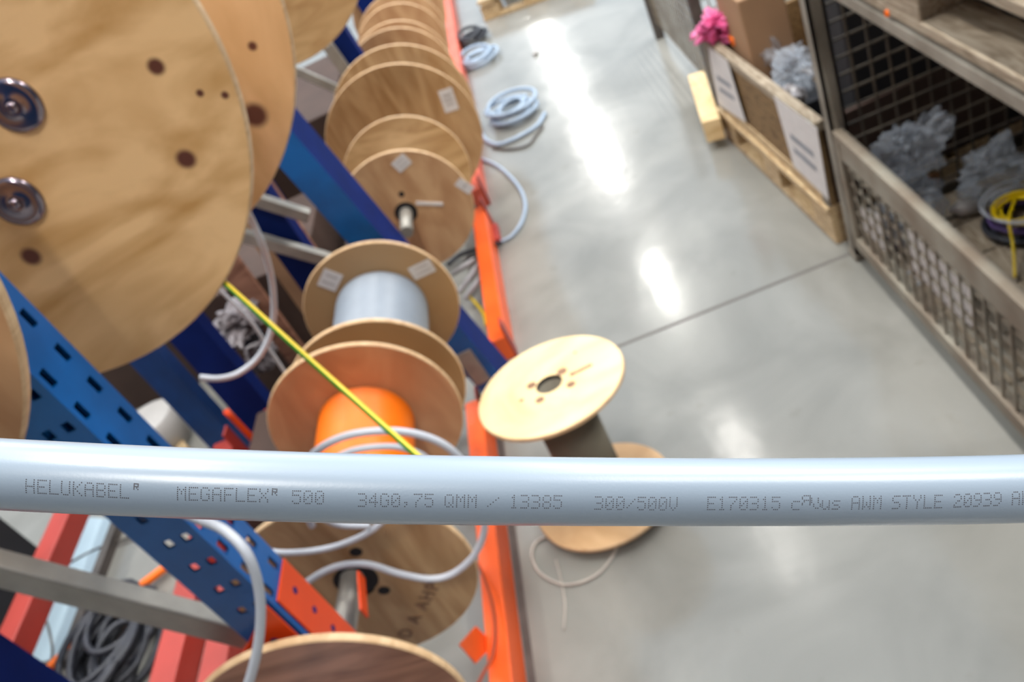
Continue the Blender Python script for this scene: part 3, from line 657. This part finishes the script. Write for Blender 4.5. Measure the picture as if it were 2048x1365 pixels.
# contents of the cage
def crumple(name, c, s, mat, label, cat, seed, sub=5, rough=.3, parent=None, group=None):
    b = B(); bmesh.ops.create_icosphere(b.bm, subdivisions=sub, radius=1)
    off = Vector((seed*3.1, seed*1.7, seed*.9))
    for v in b.bm.verts:
        d = v.co.normalized()
        k = 1+rough*(noise.noise(d*1.3+off)*1.3+abs(noise.noise(d*3.1+off))*1.1-.35+abs(noise.noise(d*7+off))*.45)
        v.co = Vector((d.x*s[0], d.y*s[1], d.z*s[2]))*k+Vector(c)
    zmin = min(v.co.z for v in b.bm.verts); dz = c[2]-s[2]*.9-zmin
    for v in b.bm.verts: v.co.z = max(v.co.z, c[2]-s[2]*.9)
    o = b.done(name, mat, parent)
    if parent is None: tag(o, label, cat, group)
    return o
for i, (x, y, z, s, lb) in enumerate(((.80, 1.98, .19, (.07, .07, .09), 'crumpled clear plastic bag on the cage floor by the far corner post'),
                                 (.79, 1.72, .15, (.07, .08, .05), 'small crumpled clear plastic bag on the cage floor behind the front panel'),
                                 (1.02, 1.98, .18, (.08, .07, .08), 'crumpled clear plastic bag against the far wire side of the cage'),
                                 (.84, 2.0, .36, (.08, .05, .08), 'crumpled clear plastic bag heaped on others in the cage'))):
    crumple('plastic_bag', (x, y, z), s, [M['film'], M['film_white']][0], lb, 'plastic bag', i+3, 5, .6, group='plastic bags in the cage')
# dark boxes added to make the space behind read as shade
b = B(); b.box(1.12, 1.42, 1.2, 1.80, .104, .80, 0, None, .01); tag(b.done('dark_filler', M['dark']), 'dark filler box at the back of the wire cage', 'carton')
b = B(); b.box(.79, 1.40, 2.225, 2.55, .162, .92, 0, None, .01); tag(b.done('dark_filler', M['dark']), 'tall dark filler box in the wooden box, behind the far wire side of the cage', 'carton')
b = B()
p = pZ(1958, 408, .13); q = pZ(1880, 448, .115)
b.lathe([(0, .001, 0, 1), (.0, .022, 0, 1), (.05, .024, 0, 1), (.065, .010, 0, 1), (.075, .008, 0, 1), (.075, .001, 0, 1)], (p.x, p.y, .128), (-.7, .25, -.0), n=24, closed=False)
tag(b.done('white_bottle', M['white']), 'small white plastic bottle lying on the cage floor', 'bottle')
cable('loose_cable', [pZ(u, v, .11) for u, v in ((1945, 415), (1915, 428), (1885, 440))], .004, M['steel_old'], 'thin pale rod on the cage floor at the mouth of the white bottle', 'rod')
cc = pZ(2040, 440, .13)
for i, (m_, r_, lb) in enumerate((('black', .085, 'black cable coil on the cage floor at the right edge'), ('violet', .072, 'violet cable coil on top of the black coil in the cage'), ('yellow', .062, 'yellow-green wire coil, topmost in the cage'), ('grey_cable', .090, 'thin grey wire ring round the coils in the cage'))):
    pts = []
    nn = 60 if i < 3 else 24
    for k in range(nn):
        t_ = k/12*math.tau; pts.append((cc.x+.01+(r_+.012*math.sin(k*.37))*math.cos(t_), cc.y+(r_+.012*math.cos(k*.29))*math.sin(t_), .112+.008+i*.022+.006*math.sin(t_*.7)))
    b = B(); b.tube(spline(pts, 3), (.007, .005, .004, .0025)[i], 8); tag(b.done('cable_coil', M[m_]), lb, 'cable coil', 'cable coils in the cage')
cable('earth_wire', [pZ(u, v, z) for u, v, z in ((2030, 400, .19), (2018, 440, .19), (2026, 490, .15), (2030, 555, .115))], .004, M['yellow'], 'yellow wire end hanging from the coils onto the cage floor', 'wire')

# pallet stacked on the cage
pt = thing('pallet', (X0, 1.16, .936), 'grey weathered wooden pallet stacked on top of the wire cage', 'pallet')
zb = .936
def pbox(nm, x0, x1, y0, y1, z0, z1, m_='old_wood'):
    b = B(); b.box(x0, x1, y0, y1, zb+z0, zb+z1, 0, None, .003); b.done(nm, M[m_], pt)
ya, yb_ = .82, 2.02
for x in (.66, 1.01, 1.36): pbox('bottom_board', x, x+.1, ya, yb_, 0, .022)
for x in (.66, 1.01, 1.36):
    for y in (ya, 1.475-.20+.0, yb_-.145):
        if y == yb_-.145: pbox('block', x, x+.1, 1.478, 1.80, .022, .10, 'old_wood')
        elif y == ya: pbox('block', x, x+.1, ya, ya+.145, .022, .10)
for y in (ya, 1.35, yb_-.145): pbox('stringer', .66, 1.46, y, y+.145, .10, .122)
for i in range(5): pbox('deck_board', .66+i*.168, .66+i*.168+.128, ya, yb_, .122, .144)
b = B(); q = pX(1775, 26, X0-.001); b.lathe([(0, .001, 0, 1), (.004, .006, 0, 1), (0, .008, 0)], q, (-1, 0, 0), n=16, closed=False); b.done('nail_head', M['orange_cable'], pt, label='small orange mark')
b = B(); b.box(.70, 1.42, .88, 1.96, zb+.1445, zb+.36, 0, None, .006); tag(b.done('carton', M['carton_dk']), 'wide brown carton resting on the pallet above the wire cage', 'carton')

# ------------------------------------------------------------------ wooden collar box beyond the cage
angb = math.radians(3.6)
TB = Matrix.Translation((.655, 2.19, 0)) @ Matrix.Rotation(angb, 4, 'Z')   # local x into the bay, y along the aisle
LB, WB = .93, .80
wb = thing('wooden_box', (.655, 2.19, .144), 'open wooden box with two paper sheets on its side, beyond the wire cage', 'box')
def wbx(nm, x0, x1, y0, y1, z0, z1, m_, par=wb, bev=.003, **kw):
    b = B(); b.box(x0, x1, y0, y1, z0, z1, 0, TB, bev); return b.done(nm, M[m_], par, **kw)
wbx('side_wall', 0, .02, 0, LB, .146, .43, 'box_wood'); wbx('side_wall', WB-.02, WB, 0, LB, .146, .43, 'box_wood')
wbx('end_wall', .02, WB-.02, 0, .02, .146, .43, 'carton_dk'); wbx('end_wall', .02, WB-.02, LB-.02, LB, .146, .43, 'box_wood')  # near end wall coloured darker to paint in the shade behind the mesh
wbx('rim_board', -.008, .026, -.01, LB+.01, .415, .447, 'old_wood', label='pale worn top rim'); wbx('rim_board', -.006, -.0005, 0, LB, .15, .185, 'pine')
wbx('box_floor', .02, WB-.02, .02, LB-.02, .146, .16, 'box_wood')
for y in (0, LB-.04): wbx('corner_batten', -.010, -.0005, y, y+.04, .146, .447, 'steel_old')
def box_pt(u, v, x=-.012):
    n = TB.to_3x3() @ Vector((1, 0, 0)); o_ = TB @ Vector((x, 0, 0)); d = ray(u, v); return CAM+d*((o_-CAM).dot(n)/d.dot(n))
for qd, nl in (([(1416, 92), (1455, 122), (1492, 245), (1437, 208)], 2), ([(1548, 192), (1634, 256), (1658, 400), (1588, 332)], 2)):
    q = [box_pt(*p) for p in qd]; b = B(); e = Vector((-.001, 0, 0)); b.hexa(q+[p+e for p in q])
    for k in range(nl):
        t0, t1 = .42+.2*k, .50+.2*k
        L_ = q[0].lerp(q[3], t0); R_ = q[1].lerp(q[2], t0); L2 = q[0].lerp(q[3], t1); R2 = q[1].lerp(q[2], t1)
        e2 = e*1.6; b.quad([L_.lerp(R_, .2)+e2, L_.lerp(R_, .8)+e2, L2.lerp(R2, .8)+e2, L2.lerp(R2, .2)+e2], 1)
    b.done('paper_sheet', [M['paper'], M['print_grey']], wb)
# its pallet
tp = thing('pallet', (.655, 2.19, 0), 'pale wooden pallet under the open wooden box', 'pallet')
for x in (-.01, .35, .70):
    wbx('bottom_board', x, x+.1, -.0, LB+.02, 0, .022, 'pine', tp)
    for y in (0, .40, LB-.12): wbx('block', x, x+.1, y, y+.14, .0225, .10, 'pine', tp)
for y in (0, .40, LB-.12): wbx('stringer', -.01, WB, y, y+.14, .1005, .122, 'pine', tp)
for i in range(6): wbx('deck_board', -.02+i*.138, -.02+i*.138+.11, 0, LB+.02, .1225, .1445, 'pine', tp)
# pale timber sticking out
t2 = thing('timber_beam', pZ(1430, 240, 0), 'pale new timber block jutting out beyond the far end of the wooden box', 'timber')
p1, p2, p3 = pZ(1375, 150, .14), pZ(1408, 140, .14), pZ(1440, 235, .14)
b = B(); dv2 = (p3-p2); q = [p1, p2, p3, p1+dv2]
b.hexa([Vector((p.x, p.y, .045)) for p in q]+q, 0, None, .003); b.done('timber', M['pale'], t2)
b = B(); p = pZ(1452, 262, .0); b.box(p.x-.02, p.x+.06, p.y+.02, p.y+.18, 0, .044, 0, None, .002); b.done('block', M['box_wood'], t2)

# contents of wooden box
def inbox(u, v, z): return pZ(u, v, z)
p = inbox(1535, 95, .47); b = B(); b.box(p.x-.06, p.x+.09, p.y-.0, p.y+.30, .162, .66, 0, None, .006); tag(b.done('carton', M['carton']), 'tall brown carton standing inside the open wooden box', 'carton')
crumple('pink_bag', inbox(1440, 48, .49), (.075, .10, .055), M['pink'], 'crumpled pink plastic bag on the far corner of the wooden box', 'plastic bag', 21, 5, .8)
p = inbox(1492, 70, .46); b = B(); b.box(p.x-.055, p.x+.05, p.y-.02, p.y+.03, .447, .475, 0, None, .004); tag(b.done('orange_part', M['orange_cable']), 'small bright orange block on the wooden box rim beside the pink bag', 'block')
p = inbox(1480, 42, .5); b = B(); b.tube(spline([p+Vector((-.02, 0, -.03)), p+Vector((0, .02, .03)), p+Vector((.02, .03, .06))], 6), .014, 10); tag(b.done('orange_tube', M['orange_cable']), 'short orange tube standing behind the pink bag', 'tube')
p = inbox(1600, 180, .36); b = B(); b.box(p.x-.07, p.x+.06, p.y-.10, p.y+.12, .162, .36, 0, None, .006); tag(b.done('black_crate', M['black']), 'black crate inside the near end of the wooden box', 'crate')
crumple('plastic_bag', (p.x+.03, p.y+.20, .40), (.06, .06, .06), M['film'], 'clear plastic bag beside the tall carton in the wooden box', 'plastic bag', 31, 5, .8)
crumple('plastic_bag', (p.x+.0, p.y+.03, .42), (.06, .08, .05), M['film'], 'clear plastic bag on top of the black crate', 'plastic bag', 32, 5, .8)
crumple('plastic_bag', (p.x-.06, p.y-.12, .41), (.04, .05, .04), M['film_white'], 'small white plastic wad at the near corner of the wooden box', 'plastic bag', 33, 3, .4)
# farther cage and tall goods on the right
fc = thing('wire_cage_box', (.62, 3.25, 0), 'farther wire cage box behind the wooden box at the top of the photo', 'cage box')
for x, y in ((.62, 3.32), (1.38, 3.32), (.62, 4.45), (1.38, 4.45)):
    b = B(); b.box(x, x+.045, y, y+.045, 0, .93, 0, None, .003); b.done('corner_post', M['dark_metal' if x < 1 else 'steel_old'], fc)
b = B(); grid(b, (.65, 3.34, .1), (1, 0, 0), (0, 0, 1), .73, .8, .05, .0026); b.done('side_panel', M['mesh'], fc)
b = B(); grid(b, (.64, 3.36, .1), (0, 1, 0), (0, 0, 1), 1.1, .4, .05, .0026); b.done('front_panel', M['mesh'], fc)
# backing blocks added behind the cage row to keep the openings dark
b = B(); b.box(1.50, 2.6, .3, 2.3, 0, 2.2, 0, None, .01); tag(b.done('dark_backing', M['dark']), 'tall dark backing block added behind the wire cage', 'crate')
b = B(); b.box(1.52, 2.6, 2.35, 4.4, 0, 1.3, 0, None, .01); tag(b.done('dark_backing', M['carton_dk']), 'brown backing block added behind the open wooden box', 'crate')

# ------------------------------------------------------------------ things deep in the left rack
cable('orange_cable', [pZ(u, v, .03) for u, v in ((60, 1375), (100, 1335), (180, 1262), (260, 1190), (335, 1132))], .015, M['orange_cable'], 'thick orange pipe lying on the floor deep in the left rack', 'pipe')
def heap(c, R, n, r, mat, label):
    rnd = random.Random(8); pts = []
    for i in range(n*10):
        t_ = i/10*math.tau+rnd.uniform(-.1, .1); k = i/(n*10); rr = R*(.55+.45*abs(math.sin(k*13.7)))
        pts.append((c[0]+rr*math.cos(t_)*.8+.03*math.sin(k*29), c[1]+rr*math.sin(t_)*1.2+.04*math.cos(k*21), .012+.10*k+.03*abs(math.sin(t_*.5+k*7))))
    b = B(); b.tube(spline(pts, 2), r, 8); tag(b.done('cable_coil', mat), label, 'cable coil')
heap(pZ(238, 1295, .05), .15, 14, .011, M['black'], 'tangled black cable heap on the floor deep in the left rack')
b = B(); p = [pZ(u, v, .004) for u, v in ((150, 1035), (232, 1040), (120, 1320), (40, 1330))]; b.hexa(p+[q+Vector((0, 0, .006)) for q in p]); tag(b.done('plastic_sheet', M['blue_sheet']), 'pale blue plastic sheet on the floor deep in the left rack', 'sheet')
b = B(); b.beam(pZ(246, 1020, .02), pZ(130, 1330, .02), .035, .04, Vector((0, 0, 1)), 0, .003); tag(b.done('dark_bar', M['dark_metal']), 'dark bar on the floor beside the pale blue sheet', 'bar')  # narrow dark bar laid along the floor
cable('loose_cable', [pZ(u, v, .012) for u, v in ((105, 1150), (150, 1120), (200, 1095), (260, 1075))], .004, M['dark_metal'], 'thin dark cord across the pale blue sheet')
cable('loose_cable', [pZ(u, v, .012) for u, v in ((75, 1205), (95, 1250), (105, 1300), (100, 1350))], .004, M['dark_metal'], 'thin dark cord at the lower end of the pale blue sheet')
# stock behind the reels
def carton(x0, x1, y0, y1, z1, m_, label, nm='carton'):
    b = B(); b.box(x0, x1, y0, y1, 0, z1, 0, None, .006); tag(b.done(nm, M[m_]), label, 'carton', 'cartons behind the reels')
carton(-1.62, -1.02, 2.62, 3.2, .52, 'carton_dk', 'brown carton behind the rack, seen above the hanging grey cable')
carton(-1.18, -.92, 1.55, 1.95, .42, 'carton_dk', 'dark brown carton between the rear beams and the orange-wound reel')
carton(-2.4, -1.75, 3.0, 3.7, .62, 'carton_dk', 'brown carton far left behind the rack')
carton(-1.75, -.88, 3.45, 4.35, .7, 'carton_dk', 'brown carton behind the leaning post farther down the row')
carton(-.99, -.86, 2.65, 3.1, .35, 'carton_dk', 'low dark carton left of the film-wrapped reel')
carton(-3.4, -2.28, .6, 2.1, .55, 'dark', 'dark block standing for shadow at the far left beyond the red beam')  # dark block added to paint the shadow beyond the red beam
# planks leaning upright
for i, (x, y, m_, lb) in enumerate(((-1.16, 2.35, 'ply_dark', 'narrow brown board leaning upright nearest the second frame'), (-1.04, 2.42, 'carton', 'narrow tan board leaning upright, middle one'), (-.93, 2.38, 'ply_dark', 'narrow brown board leaning upright beside the leaning post'))):
    b = B(); b.beam((x, y, 0), (x-.03, y+.1, 1.0), .08, .018, Vector((0, 1, 0)), 0, .002); tag(b.done('board', M[m_]), lb, 'board', 'boards leaning behind the second frame')
b = B(); b.beam(pY(715, 408, 2.12), pY(742, 474, 2.12), .02, .018, Vector((0, 1, 0)), 0, .002); tag(b.done('wood_strip', M['pine']), 'pale wooden strip caught against the leaning blue post', 'strip')
crumple('plastic_bag', pZ(478, 640, .52), (.07, .10, .04), M['haze'], 'pale plastic bag lying behind the yellow and green wire', 'plastic bag', 51, 5, .7)
crumple('plastic_bag', pZ(515, 715, .30), (.06, .07, .04), M['haze'], 'pale plastic bag below the cut end of the hanging cable', 'plastic bag', 52, 5, .7)
crumple('black_bag', pZ(485, 672, .42), (.07, .05, .04), M['black'], 'black rubber piece between two pale plastic bags', 'bag', 53, 3, .3)
# white drum end and tan stick between posts
p = pZ(290, 838, .16); b = B(); b.lathe([(0, .001, 0, 1), (0, .10, 0, 1), (-.005, .115, 0, 1), (-.159, .10, 0, 1), (-.159, .001, 0)], (p.x, p.y, .16), (0, 0, 1), n=40, closed=False); tag(b.done('white_bucket', M['white']), 'white round lidded bucket between the blue rear posts', 'bucket')
b = B(); b.beam(pZ(322, 838, .016), pZ(372, 905, .016), .04, .03, Vector((0, 0, 1)), 0, .002); tag(b.done('timber_strip', M['pine']), 'tan timber strip between the wide post and the rear post', 'timber')
cable('grey_hose', [pZ(u, v, .017) for u, v in ((205, 765), (235, 758), (262, 768), (275, 790))], .016, M['film_white'], 'pale grey hose piece just below the largest reel', 'hose')
_a1, _a2 = pY(390, 604, 2.32), pY(432, 690, 2.32); _a3 = _a1+(_a2-_a1)*((_a1.z-.01)/(_a1.z-_a2.z))
cable('orange_rod', [_a1, _a2, _a3], .010, M['orange_dk'], 'thin orange rod behind the lower rim of the largest reel', 'rod')
_b1 = pY(452, 822, 1.9); _b2 = Vector((_b1.x+.02, 1.9, .01))
cable('orange_rod', [_b1, _b1.lerp(_b2, .5), _b2], .010, M['orange_dk'], 'short orange rod left of the orange-wound reel', 'rod')
